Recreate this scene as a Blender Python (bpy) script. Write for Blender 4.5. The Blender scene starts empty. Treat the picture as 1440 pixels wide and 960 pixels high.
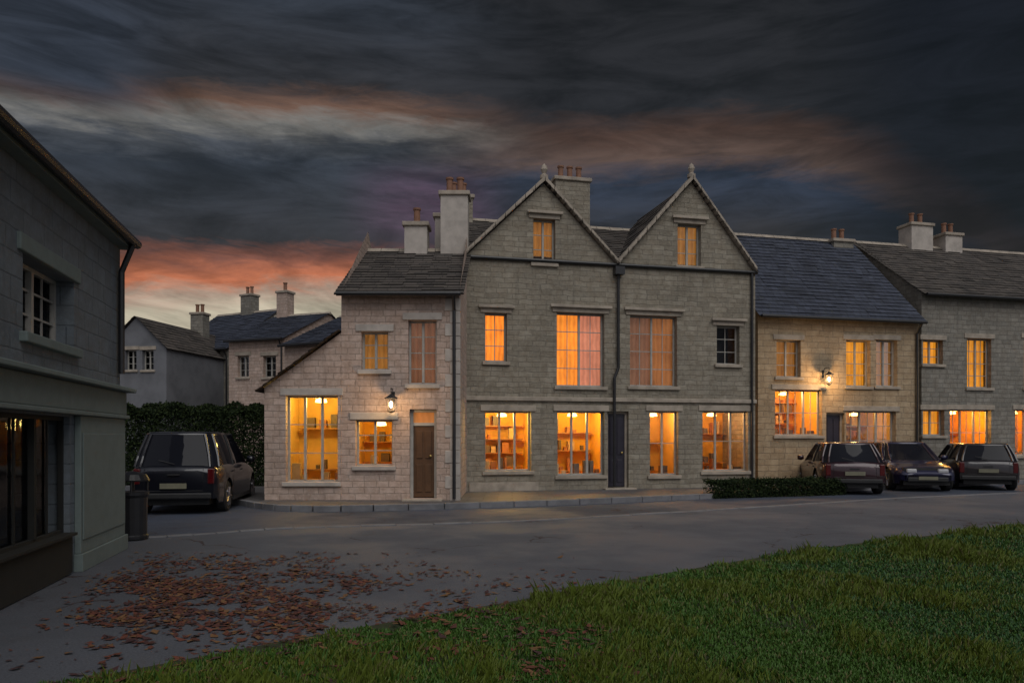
import bpy, bmesh, math, random
from mathutils import Vector, noise
rnd = random.Random(7)
S = bpy.context.scene
COL = S.collection
R = math.radians

# ------------------------------------------------------------------ camera
F = 1040.0; HY = 615.0; EYE = 1.6           # focal length and horizon row in photo pixels
cd = bpy.data.cameras.new('camera'); cam = bpy.data.objects.new('camera', cd); COL.objects.link(cam)
cam.location = (0, 0, EYE); cam.rotation_euler = (R(90), 0, 0)
cd.sensor_width = 36; cd.lens = 36*F/1440; cd.shift_y = (HY-480)/1440; cd.clip_end = 3000; cd.clip_start = .05
S.camera = cam
# ------------------------------------------------------------------ world, sun, exposure
SKY_GAIN = 1.0; REAR = 0.34
W = bpy.data.worlds.new('World'); S.world = W; W.use_nodes = True
nt = W.node_tree; nt.nodes.clear()
def N(t, **k):
    n = nt.nodes.new(t)
    for a, b in k.items(): setattr(n, a, b)
    return n
def lk(a, b): nt.links.new(a, b)
def val(sock, v):
    if isinstance(v, (int, float)): sock.default_value = v
    elif isinstance(v, tuple): sock.default_value = v
    else: lk(v, sock)
def M(op, a, b=0.0, c=None, clamp=False):
    n = N('ShaderNodeMath', operation=op, use_clamp=clamp); val(n.inputs[0], a); val(n.inputs[1], b)
    if c is not None: val(n.inputs[2], c)
    return n.outputs[0]
def SM(v, a, b):
    n = N('ShaderNodeMapRange', interpolation_type='SMOOTHSTEP'); val(n.inputs[0], v)
    n.inputs[1].default_value = a; n.inputs[2].default_value = b; return n.outputs[0]
def MIX(f, a, b):
    n = N('ShaderNodeMix', data_type='RGBA'); val(n.inputs[0], f)
    for s, v in ((n.inputs[6], a), (n.inputs[7], b)):
        if isinstance(v, tuple): s.default_value = (*v, 1)
        else: lk(v, s)
    return n.outputs[2]
def RAMP(f, stops):
    n = N('ShaderNodeValToRGB'); lk(f, n.inputs[0]); e = n.color_ramp.elements
    while len(e) < len(stops): e.new(.5)
    for el, (p, c) in zip(e, stops): el.position = p; el.color = (*c, 1)
    return n.outputs[0]
tc = N('ShaderNodeTexCoord'); sx = N('ShaderNodeSeparateXYZ'); lk(tc.outputs['Generated'], sx.inputs[0])
X, Y, Z = sx.outputs
hor = M('SQRT', M('ADD', M('MULTIPLY', X, X), M('MULTIPLY', Y, Y)))
az = M('ARCTAN2', X, Y)                                    # 0 = ahead, negative = left
el = M('DIVIDE', Z, M('MAXIMUM', hor, .02))
cx = N('ShaderNodeCombineXYZ'); lk(M('MULTIPLY', az, 3.2), cx.inputs[0]); lk(M('MULTIPLY', el, 13.0), cx.inputs[1])
def NO(scale, detail=7, rough=.6, dist=.6, w=0.0):
    n = N('ShaderNodeTexNoise', noise_dimensions='4D'); lk(cx.outputs[0], n.inputs['Vector'])
    n.inputs['Scale'].default_value = scale; n.inputs['Detail'].default_value = detail
    n.inputs['Roughness'].default_value = rough; n.inputs['Distortion'].default_value = dist; n.inputs['W'].default_value = w
    return n.outputs[0]
n1 = NO(1.0, w=3.1); n2 = NO(3.4, w=8.0, detail=12, rough=.66, dist=1.1); n4 = NO(1.7, w=5.2, detail=10, rough=.62, dist=.9); n3 = NO(.55, w=1.4)
elp = M('ADD', el, M('ADD', M('MULTIPLY', M('SUBTRACT', n1, .5), .035), M('MULTIPLY', M('SUBTRACT', n2, .5), .06)))
elp = M('ADD', elp, M('MULTIPLY', M('POWER', M('MAXIMUM', M('SUBTRACT', az, .26), 0.0), 2.0), 1.6))
elp = M('ADD', elp, M('MULTIPLY', M('MAXIMUM', M('SUBTRACT', M('MULTIPLY', az, -1), .26), 0.0), .10))
west = RAMP(elp, [(0.0, (.30, .25, .18)), (.165, (.46, .41, .31)), (.190, (.36, .26, .20)), (.210, (.46, .145, .072)), (.238, (.19, .072, .05)),
                  (.262, (.030, .030, .035)), (.36, (.030, .036, .048)), (.385, (.060, .066, .078)), (.408, (.165, .16, .15)), (.435, (.11, .062, .044)),
                  (.462, (.026, .026, .03)), (.60, (.026, .032, .044)), (1.0, (.02, .022, .026))])
east = RAMP(elp, [(0.0, (.05, .04, .045)), (.18, (.035, .034, .05)), (.27, (.027, .026, .03)), (.34, (.026, .034, .055)), (.375, (.085, .055, .045)), (.405, (.06, .034, .026)),
                  (.44, (.017, .017, .02)), (.60, (.014, .014, .016)), (1.0, (.012, .012, .014))])
k = SM(M('ADD', az, M('MULTIPLY', M('SUBTRACT', n3, .5), .25)), -.22, .06)
sky = MIX(k, west, east)
# dark to the far right, faint mauve gap above the corner house
sky = MIX(M('MULTIPLY', SM(az, .34, .52), .85), sky, (.005, .006, .010))
sky = MIX(M('MULTIPLY', M('MULTIPLY', SM(az, -.40, -.52), SM(el, .36, .42)), SM(el, .56, .50)), sky, (.028, .034, .048))
mauve = M('MULTIPLY', SM(M('ABSOLUTE', M('ADD', az, .11)), .13, .02), SM(M('ABSOLUTE', M('SUBTRACT', el, .31)), .075, .01))
sky = MIX(M('MULTIPLY', mauve, M('MULTIPLY', n2, 1.1)), sky, (.10, .058, .095))
tex = M('ADD', .35, M('ADD', M('MULTIPLY', n2, .45), M('MULTIPLY', SM(n4, .3, .7), .85)))
vm = N('ShaderNodeVectorMath', operation='SCALE'); lk(sky, vm.inputs[0]); lk(tex, vm.inputs['Scale'])
rear = SM(Y, .25, -.35)                                    # unseen sky behind the camera, brightened as added fill for the facades
sky2 = MIX(rear, vm.outputs[0], (REAR*.95, REAR*.97, REAR*1.08))
sky2 = MIX(SM(Z, .0, -.05), sky2, (.02, .02, .02))
nis = N('ShaderNodeTexSky', sky_type='NISHITA', sun_disc=False, sun_elevation=R(4), sun_rotation=R(200))
b1 = N('ShaderNodeBackground'); lk(sky2, b1.inputs[0]); b1.inputs[1].default_value = SKY_GAIN
b2 = N('ShaderNodeBackground'); lk(nis.outputs[0], b2.inputs[0]); b2.inputs[1].default_value = .004
ad = N('ShaderNodeAddShader'); lk(b1.outputs[0], ad.inputs[0]); lk(b2.outputs[0], ad.inputs[1])
ow = N('ShaderNodeOutputWorld'); lk(ad.outputs[0], ow.inputs[0])
sl = bpy.data.lights.new('rear_fill', 'SUN'); sl.energy = 1.2; sl.angle = R(50); sl.color = (1, .97, .93)  # added soft fill from behind the camera, opposite the sunset, to brighten facades and ground
so = bpy.data.objects.new('rear_fill', sl); COL.objects.link(so)
so.rotation_euler = Vector((-.30, .62, -.85)).to_track_quat('-Z', 'Y').to_euler()
S.view_settings.view_transform = 'Standard'; S.view_settings.look = 'None'
S.view_settings.exposure = 0; S.view_settings.gamma = 1

# ------------------------------------------------------------------ materials
def mat(name):
    global nt
    m = bpy.data.materials.new(name); m.use_nodes = True; nt = m.node_tree
    return m, nt.nodes['Principled BSDF']
def coords(scale=(1, 1, 1), mode='obj'):
    t = N('ShaderNodeTexCoord'); return t.outputs['Object']
def wallvec(sc=1.0, distort=.0):
    s = N('ShaderNodeSeparateXYZ'); lk(N('ShaderNodeTexCoord').outputs['Object'], s.inputs[0])
    c = N('ShaderNodeCombineXYZ'); u = M('ADD', s.outputs[0], s.outputs[1]); lk(u, c.inputs[0]); lk(s.outputs[2], c.inputs[1])
    if distort:
        n = N('ShaderNodeTexNoise'); lk(c.outputs[0], n.inputs['Vector']); n.inputs['Scale'].default_value = 3.0; n.inputs['Detail'].default_value = 4
        v = N('ShaderNodeVectorMath', operation='MULTIPLY_ADD'); lk(n.outputs['Color'], v.inputs[0]); v.inputs[1].default_value = (distort,)*3; lk(c.outputs[0], v.inputs[2])
        return v.outputs[0]
    return c.outputs[0]
def noise_t(vec, scale, detail=5, rough=.6):
    n = N('ShaderNodeTexNoise'); 
    if vec: lk(vec, n.inputs['Vector'])
    n.inputs['Scale'].default_value = scale; n.inputs['Detail'].default_value = detail; n.inputs['Roughness'].default_value = rough
    return n.outputs[0]
def bump(bs, h, strength=.5, dist=.02):
    b = N('ShaderNodeBump'); b.inputs['Strength'].default_value = strength; b.inputs['Distance'].default_value = dist
    lk(h, b.inputs['Height']); lk(b.outputs[0], bs.inputs['Normal'])
def masonry(name, c1, c2, mortar, bw=.42, bh=.17, distort=.06, rough=.9, stain=.35, mort=.012, bdist=.02):
    m, b = mat(name); v = wallvec(1, distort)
    br = N('ShaderNodeTexBrick'); lk(v, br.inputs['Vector'])
    br.inputs['Color1'].default_value = (*c1, 1); br.inputs['Color2'].default_value = (*c2, 1); br.inputs['Mortar'].default_value = (*mortar, 1)
    br.inputs['Scale'].default_value = 1; br.inputs['Brick Width'].default_value = bw; br.inputs['Row Height'].default_value = bh
    br.inputs['Mortar Size'].default_value = mort; br.inputs['Mortar Smooth'].default_value = .5; br.offset = .43; br.squash = .8; br.squash_frequency = 3
    n = noise_t(wallvec(), .55, 8, .68); n2 = noise_t(wallvec(), 14, 6, .7); n3_ = noise_t(wallvec(), 4.2, 4, .6)
    mp = N('ShaderNodeMapping'); lk(wallvec(), mp.inputs[0]); mp.inputs['Scale'].default_value = (3.5, .35, 1); st_ = noise_t(mp.outputs[0], 1.6, 6, .65)
    f = M('MULTIPLY', M('ADD', SM(n, .38, .68), SM(st_, .52, .72)), stain)
    dark = MIX(.75, br.outputs['Color'], tuple(x*.25 for x in c2))
    c = MIX(f, MIX(M('MULTIPLY', SM(n3_, .35, .65), .6), br.outputs['Color'], tuple(x*.8*k_ for x, k_ in zip(c2, (1.05,.95,.85)))), dark)
    c = MIX(M('MULTIPLY', SM(n2, .45, .75), .35), c, tuple(min(1, x*1.35) for x in c1))
    lk(c, b.inputs['Base Color']); b.inputs['Roughness'].default_value = rough
    bump(b, M('ADD', M('MULTIPLY', br.outputs['Fac'], -.8), M('MULTIPLY', n2, .8)), .8, bdist)
    return m
def plain(name, c, rough=.6, metal=0, var=.25, scale=6, bmp=.15, coat=0):
    m, b = mat(name); o = coords(); n = noise_t(o, scale, 6)
    lk(MIX(SM(n, .3, .75), c, tuple(x*(1-var) for x in c)), b.inputs['Base Color'])
    b.inputs['Roughness'].default_value = rough; b.inputs['Metallic'].default_value = metal; b.inputs['Coat Weight'].default_value = coat
    if bmp: bump(b, noise_t(o, scale*6, 5), bmp, .01)
    return m
def roofmat(name, c1, c2, bw=.34):
    m, b = mat(name)
    s = N('ShaderNodeSeparateXYZ'); lk(N('ShaderNodeTexCoord').outputs['UV'], s.inputs[0])
    c = N('ShaderNodeCombineXYZ'); lk(s.outputs[0], c.inputs[0]); lk(s.outputs[1], c.inputs[1])
    br = N('ShaderNodeTexBrick'); lk(c.outputs[0], br.inputs['Vector']); br.inputs['Scale'].default_value = 1
    br.inputs['Brick Width'].default_value = bw; br.inputs['Row Height'].default_value = .22; br.inputs['Mortar Size'].default_value = .008
    br.inputs['Color1'].default_value = (*c1, 1); br.inputs['Color2'].default_value = (*c2, 1); br.inputs['Mortar'].default_value = (*[x*.3 for x in c2], 1)
    n = noise_t(coords(), 1.3, 7, .65); n2 = noise_t(coords(), 9, 6, .7)
    cc = MIX(M('MULTIPLY', SM(n, .45, .7), .6), br.outputs['Color'], tuple(x*.45 for x in c2))
    cc = MIX(M('MULTIPLY', SM(n2, .58, .72), .5), cc, (.16, .16, .10))
    lk(cc, b.inputs['Base Color']); b.inputs['Roughness'].default_value = .7
    bump(b, M('ADD', M('MULTIPLY', br.outputs['Fac'], -1), n2), .7, .02); return m
def emis(name, c, s, folds=False):
    m, b = mat(name); b.inputs['Base Color'].default_value = (*[x*.5 for x in c], 1); b.inputs['Roughness'].default_value = .9
    b.inputs['Emission Strength'].default_value = s
    if folds:
        sp = N('ShaderNodeSeparateXYZ'); lk(coords(), sp.inputs[0])
        w = M('SINE', M('ADD', M('MULTIPLY', sp.outputs[0], 46), M('MULTIPLY', noise_t(coords(), 2.2), 9)))
        n = noise_t(coords(), 1.6, 4)
        f = M('ADD', M('MULTIPLY', w, .16), M('MULTIPLY', n, 1.3))
        lk(MIX(M('SUBTRACT', f, .15, clamp=True), tuple(x*.28 for x in c), c), b.inputs['Emission Color'])
    else: b.inputs['Emission Color'].default_value = (*c, 1)
    return m
def glass(name, refl=.12, tint=(1, 1, 1)):
    m = bpy.data.materials.new(name); m.use_nodes = True
    global nt; nt = m.node_tree; nt.nodes.clear()
    t = N('ShaderNodeBsdfTransparent'); t.inputs[0].default_value = (*tint, 1)
    g = N('ShaderNodeBsdfGlossy'); g.inputs['Roughness'].default_value = .03; g.inputs[0].default_value = (.9, .95, 1, 1)
    bu = N('ShaderNodeBump'); bu.inputs['Strength'].default_value = .15; bu.inputs['Distance'].default_value = .03; lk(noise_t(coords(), 2.5, 2), bu.inputs['Height']); lk(bu.outputs[0], g.inputs['Normal'])
    fr = N('ShaderNodeFresnel'); fr.inputs[0].default_value = 1.5
    mx = N('ShaderNodeMixShader'); lk(M('MULTIPLY_ADD', fr.outputs[0], 1.0 if name == 'window_glass' else .3, refl), mx.inputs[0]); lk(t.outputs[0], mx.inputs[1]); lk(g.outputs[0], mx.inputs[2])
    o = N('ShaderNodeOutputMaterial'); lk(mx.outputs[0], o.inputs[0]); return m

STONE = masonry('limestone', (.35, .315, .25), (.235, .21, .165), (.23, .205, .165), bw=.40, bh=.145, distort=.10)
STONEW = masonry('honey_limestone', (.48, .37, .24), (.36, .275, .175), (.26, .21, .15), bw=.5, bh=.19, distort=.09, stain=.4)
STONE2 = masonry('pale_limestone', (.60, .46, .385), (.44, .34, .285), (.36, .29, .24), bw=.36, bh=.15)
STONE3 = masonry('grey_limestone', (.30, .28, .24), (.20, .19, .165), (.16, .15, .13), bw=.38, bh=.16)
RENDER = masonry('painted_stone', (.17, .20, .225), (.14, .165, .19), (.11, .13, .15), bw=.5, bh=.22, distort=.03, stain=.25, bdist=.008)
DRESS = plain('dressed_stone', (.42, .36, .29), .85, var=.4, scale=3)
PALEDRESS = plain('pale_dressed_stone', (.50, .45, .40), .85, var=.3, scale=3)
TILE = roofmat('stone_tiles', (.105, .088, .075), (.06, .052, .047))
SLATE = roofmat('blue_slate', (.052, .062, .092), (.032, .038, .058), bw=.26)
FRAME = plain('white_frame', (.42, .40, .36), .5, bmp=0)
DARKFR = plain('dark_frame', (.018, .018, .016), .9, bmp=0)
SAGE = plain('sage_paint', (.175, .215, .205), .9, var=.15)
LEAD = plain('lead', (.06, .062, .065), .6, bmp=0)
IRON = plain('cast_iron', (.02, .02, .022), .4, bmp=.1)
DOORR = plain('dark_door_paint', (.03, .026, .04), .35, bmp=0)
DOORB = plain('brown_door_wood', (.11, .055, .025), .45, bmp=.1)
GLASS = glass('window_glass', -.01); GLASSD = glass('dark_glass', .0)
BLACKROOM = plain('unlit_room', (.02, .022, .026), .9, bmp=0)
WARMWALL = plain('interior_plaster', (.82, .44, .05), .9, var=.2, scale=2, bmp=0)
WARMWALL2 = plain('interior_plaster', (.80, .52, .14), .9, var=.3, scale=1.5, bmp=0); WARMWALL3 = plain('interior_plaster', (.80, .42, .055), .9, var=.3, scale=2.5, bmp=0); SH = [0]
WOOD = plain('shelf_wood', (.42, .22, .08), .6)
GOODS = [plain('goods_a', (.45, .2, .08), .6, bmp=0), plain('goods_b', (.6, .45, .25), .6, bmp=0), plain('goods_c', (.15, .12, .1), .6, bmp=0)]

# ------------------------------------------------------------------ mesh helpers
def tag(o, label=None, cat=None, group=None, kind=None):
    if label: o['label'] = label
    if cat: o['category'] = cat
    if group: o['group'] = group
    if kind: o['kind'] = kind
    return o
class MB:
    def __init__(s): s.v = []; s.f = []; s.mi = []; s.m = 0; s.uv = None
    def quad(s, *p):
        i = len(s.v); s.v += [tuple(q) for q in p]; s.f.append(tuple(range(i, i+len(p)))); s.mi.append(s.m)
    def box(s, x0, x1, y0, y1, z0, z1):
        i = len(s.v)
        s.v += [(x0,y0,z0),(x1,y0,z0),(x1,y1,z0),(x0,y1,z0),(x0,y0,z1),(x1,y0,z1),(x1,y1,z1),(x0,y1,z1)]
        for f in ((0,3,2,1),(4,5,6,7),(0,1,5,4),(1,2,6,5),(2,3,7,6),(3,0,4,7)):
            s.f.append(tuple(i+a for a in f)); s.mi.append(s.m)
    def prism(s, pts, vec):
        vec = Vector(vec); a = [Vector(p) for p in pts]; b = [p+vec for p in a]; i = len(s.v); n = len(a)
        s.v += [tuple(p) for p in a+b]; s.f.append(tuple(range(i, i+n))); s.f.append(tuple(i+n+j for j in reversed(range(n)))); s.mi += [s.m]*2
        for j in range(n):
            kx = (j+1) % n; s.f.append((i+j, i+n+j, i+n+kx, i+kx)); s.mi.append(s.m)
    def tube(s, pts, rad, seg=10):
        pts = [Vector(p) for p in pts]; rad = rad if isinstance(rad, (list, tuple)) else [rad]*len(pts); rings = []
        for j, p in enumerate(pts):
            d = (pts[min(j+1, len(pts)-1)]-pts[max(j-1, 0)]).normalized(); a = d.orthogonal().normalized(); b = d.cross(a)
            i = len(s.v); s.v += [tuple(p+(a*math.cos(t*2*math.pi/seg)+b*math.sin(t*2*math.pi/seg))*rad[j]) for t in range(seg)]; rings.append(i)
        for i, j in zip(rings, rings[1:]):
            for t in range(seg): s.f.append((i+t, i+(t+1)%seg, j+(t+1)%seg, j+t)); s.mi.append(s.m)
        for i in (rings[0], rings[-1]): s.f.append(tuple(range(i, i+seg))); s.mi.append(s.m)
    def lathe(s, prof, c=(0,0,0), seg=16, axis='z'):
        rings = []
        for r, h in prof:
            i = len(s.v); rings.append(i)
            for t in range(seg):
                a = t*2*math.pi/seg; p = (r*math.cos(a), r*math.sin(a), h) if axis == 'z' else (r*math.cos(a), h, r*math.sin(a))
                s.v.append((c[0]+p[0], c[1]+p[1], c[2]+p[2]))
        for i, j in zip(rings, rings[1:]):
            for t in range(seg): s.f.append((i+t, i+(t+1)%seg, j+(t+1)%seg, j+t)); s.mi.append(s.m)
        for i in (rings[0], rings[-1]): s.f.append(tuple(range(i, i+seg))); s.mi.append(s.m)
    def build(s, name, mats, parent=None, smooth=False, bevel=0):
        me = bpy.data.meshes.new(name); me.from_pydata(s.v, [], s.f); mats = mats if isinstance(mats, list) else [mats]
        for m in mats: me.materials.append(m)
        me.polygons.foreach_set('material_index', s.mi)
        if s.uv:
            l = me.uv_layers.new(name='UV')
            for p in me.polygons:
                for li in p.loop_indices: l.data[li].uv = s.uv[me.loops[li].vertex_index]
        bm = bmesh.new(); bm.from_mesh(me)
        if not s.uv: bmesh.ops.remove_doubles(bm, verts=bm.verts, dist=1e-5)
        bmesh.ops.recalc_face_normals(bm, faces=bm.faces)
        bm.to_mesh(me); bm.free()
        if smooth: me.polygons.foreach_set('use_smooth', [True]*len(me.polygons))
        o = bpy.data.objects.new(name, me); COL.objects.link(o); o.parent = parent
        if bevel:
            b = o.modifiers.new('bevel', 'BEVEL'); b.width = bevel; b.segments = 2; b.limit_method = 'ANGLE'
        return o
def empty(name, loc=(0,0,0), rz=0, **k):
    o = bpy.data.objects.new(name, None); COL.objects.link(o); o.location = loc; o.rotation_euler = (0, 0, rz); o.empty_display_size = .3
    return tag(o, **k)
def at(px, py, Yd): return ((px-720)/F*Yd, Yd, EYE+(HY-py)/F*Yd)
def copy_tree(o, parent=None):
    c = o.copy(); COL.objects.link(c); c.parent = parent
    for ch in o.children: copy_tree(ch, c)
    return c

# a facade: local x along the wall, local +y into the house, z up
class Facade:
    def __init__(s, A, B, name, **k):
        s.A = Vector(A); s.B = Vector(B); d = (s.B-s.A); s.w = d.length; s.d = d.normalized(); s.n = Vector((-s.d.y, s.d.x))
        s.root = empty(name, (A[0], A[1], 0), math.atan2(d.y, d.x), **k)
    def u(s, px):                       # where the column px of the photograph meets this wall
        kx = (px-720)/F; Yw = (s.A.y*s.d.x-s.A.x*s.d.y)/(s.d.x-kx*s.d.y)
        return (Vector((kx*Yw, Yw))-s.A).dot(s.d), Yw
    def z(s, px, py): return EYE+(HY-py)/F*s.u(px)[1]
    def rect(s, x0, x1, y0, y1):
        xm = (x0+x1)/2; return (s.u(x0)[0], s.u(x1)[0], s.z(xm, y1), s.z(xm, y0))
    def wall(s, m, top, opens, depth=7, reveal=.24, base=0, side_top=None, back=True):
        """top: list of (u,z) of the wall head; opens: rects. One mesh: front skin, reveals, sides and back."""
        b = MB(); us = sorted(set([t[0] for t in top]+[o[0] for o in opens]+[o[1] for o in opens]))
        def tz(u):
            for (a, za), (c, zc) in zip(top, top[1:]):
                if a-1e-6 <= u <= c+1e-6: return za+(zc-za)*(u-a)/(c-a) if c > a else za
            return top[-1][1]
        for a, c in zip(us, us[1:]):
            if c-a < 1e-4: continue
            mid = (a+c)/2; ops = sorted([o for o in opens if o[0]-1e-6 <= mid <= o[1]+1e-6], key=lambda o: o[2]); z = base
            for o in ops: 
                if o[2] > z: b.quad((a,0,z),(c,0,z),(c,0,o[2]),(a,0,o[2]))
                z = o[3]
            b.quad((a,0,z),(c,0,z),(c,0,tz(c)),(a,0,tz(a)))
        for o in opens:
            x0, x1, z0, z1 = o; r = reveal
            b.quad((x0,0,z0),(x0,r,z0),(x0,r,z1),(x0,0,z1)); b.quad((x1,0,z0),(x1,r,z0),(x1,r,z1),(x1,0,z1))
            b.quad((x0,0,z1),(x1,0,z1),(x1,r,z1),(x0,r,z1)); b.quad((x0,0,z0),(x1,0,z0),(x1,r,z0),(x0,r,z0))
        st = side_top or (tz(0), tz(0))
        for u in (top[0][0], top[-1][0]):
            b.quad((u,0,base),(u,depth,base),(u,depth,st[0]),(u,depth/2,st[1]),(u,0,st[0]))
        if back: b.quad((top[0][0],depth,base),(top[-1][0],depth,base),(top[-1][0],depth,st[0]),(top[0][0],depth,st[0]))
        return b.build('wall', m, s.root)
def slope(b, e0, e1, r0, r1, course=.22, lift=.03, jit=.012):
    """a tiled slope as stepped courses from the eave e0-e1 up to the ridge r0-r1"""
    e0, e1, r0, r1 = map(Vector, (e0, e1, r0, r1)); up = ((r0+r1)/2-(e0+e1)/2); L = up.length; n = max(2, round(L/course))
    nn = (e1-e0).cross(r0-e0)
    if nn.length < 1e-6: nn = (e1-e0).cross(r1-e0)
    nn.normalize()
    if nn.z < 0: nn = -nn
    b.uv = b.uv or []
    for i in range(n):
        t0, t1 = i/n, min(1, (i+1.35)/n); a = e0.lerp(r0, t0)+nn*lift; c = e1.lerp(r1, t0)+nn*lift; d = e1.lerp(r1, t1)+nn*.004; f = e0.lerp(r0, t1)+nn*.004
        W_ = (c-a).length; ns = max(1, int(W_/.5)); off = rnd.random()*.34
        for q in range(ns):
            p0, p1 = q/ns, (q+1)/ns; j0 = nn*rnd.uniform(-jit, jit)
            pts = [a.lerp(c, p0)+j0, a.lerp(c, p1)+j0, f.lerp(d, p1), f.lerp(d, p0)]; k0 = len(b.v)
            b.v += [tuple(p) for p in pts]+[tuple(pts[0]-nn*(lift+.01)), tuple(pts[1]-nn*(lift+.01))]
            b.uv += [(p0*W_+off, i*.22+.01), (p1*W_+off, i*.22+.01), (p1*W_+off, i*.22+.3), (p0*W_+off, i*.22+.3), (p0*W_+off, i*.22), (p1*W_+off, i*.22)]
            b.f.append((k0, k0+1, k0+2, k0+3)); b.f.append((k0+4, k0+5, k0+1, k0)); b.mi += [b.m]*2
def gable_roof(fc, u0, u1, ze, zr, depth, m, over=.25, verge=.12, ridge=True):
    b = MB(); mid = depth/2; k = (zr-ze)/mid
    e = ze-k*over
    slope(b, (u0-verge,-over,e), (u1+verge,-over,e), (u0-verge,mid,zr), (u1+verge,mid,zr))
    slope(b, (u1+verge,depth+over,e), (u0-verge,depth+over,e), (u1+verge,mid,zr), (u0-verge,mid,zr))
    o = b.build('roof', m, fc.root)
    if ridge:
        r = MB(); n = max(2, int((u1-u0)/.45))
        for i in range(n):
            a = u0-verge+(u1-u0+2*verge)*i/n; c = u0-verge+(u1-u0+2*verge)*(i+.97)/n
            r.prism([(a,mid-.14,zr-.06),(a,mid,zr+.07),(a,mid+.14,zr-.06)], (c-a,0,0))
        r.build('ridge', DRESS, o)
    g = MB(); g.tube([(u0-.05,-over-.05,e+.0),(u1+.05,-over-.05,e+.0)], .055, 8); g.tube([(u1-.12,-over-.05,e),(u1-.12,-.06,e-.35),(u1-.12,-.06,.15)], .04, 8)
    g.build('gutter', IRON, o)
    return o
def chimney(root, x, y, z0, z1, w, d, m, pots=2, cap=DRESS):
    b = MB(); b.box(x-w/2, x+w/2, y-d/2, y+d/2, z0, z1); o = b.build('chimney', m, root)
    c = MB(); c.box(x-w/2-.06, x+w/2+.06, y-d/2-.06, y+d/2+.06, z1+.002, z1+.12); c.build('chimney_cap', cap, o, bevel=.02)
    for i in range(pots):
        px_ = x+(i-(pots-1)/2)*w/max(pots, 1)*.8; p = MB(); p.lathe([(.11,z1+.12),(.09,z1+.2),(.085,z1+.5),(.11,z1+.52),(.11,z1+.57),(.07,z1+.57)], (px_,y,0), 12); p.build('chimney_pot', plain('clay_pot', (.26, .13, .08), .8, bmp=0), o, smooth=False)
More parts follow.
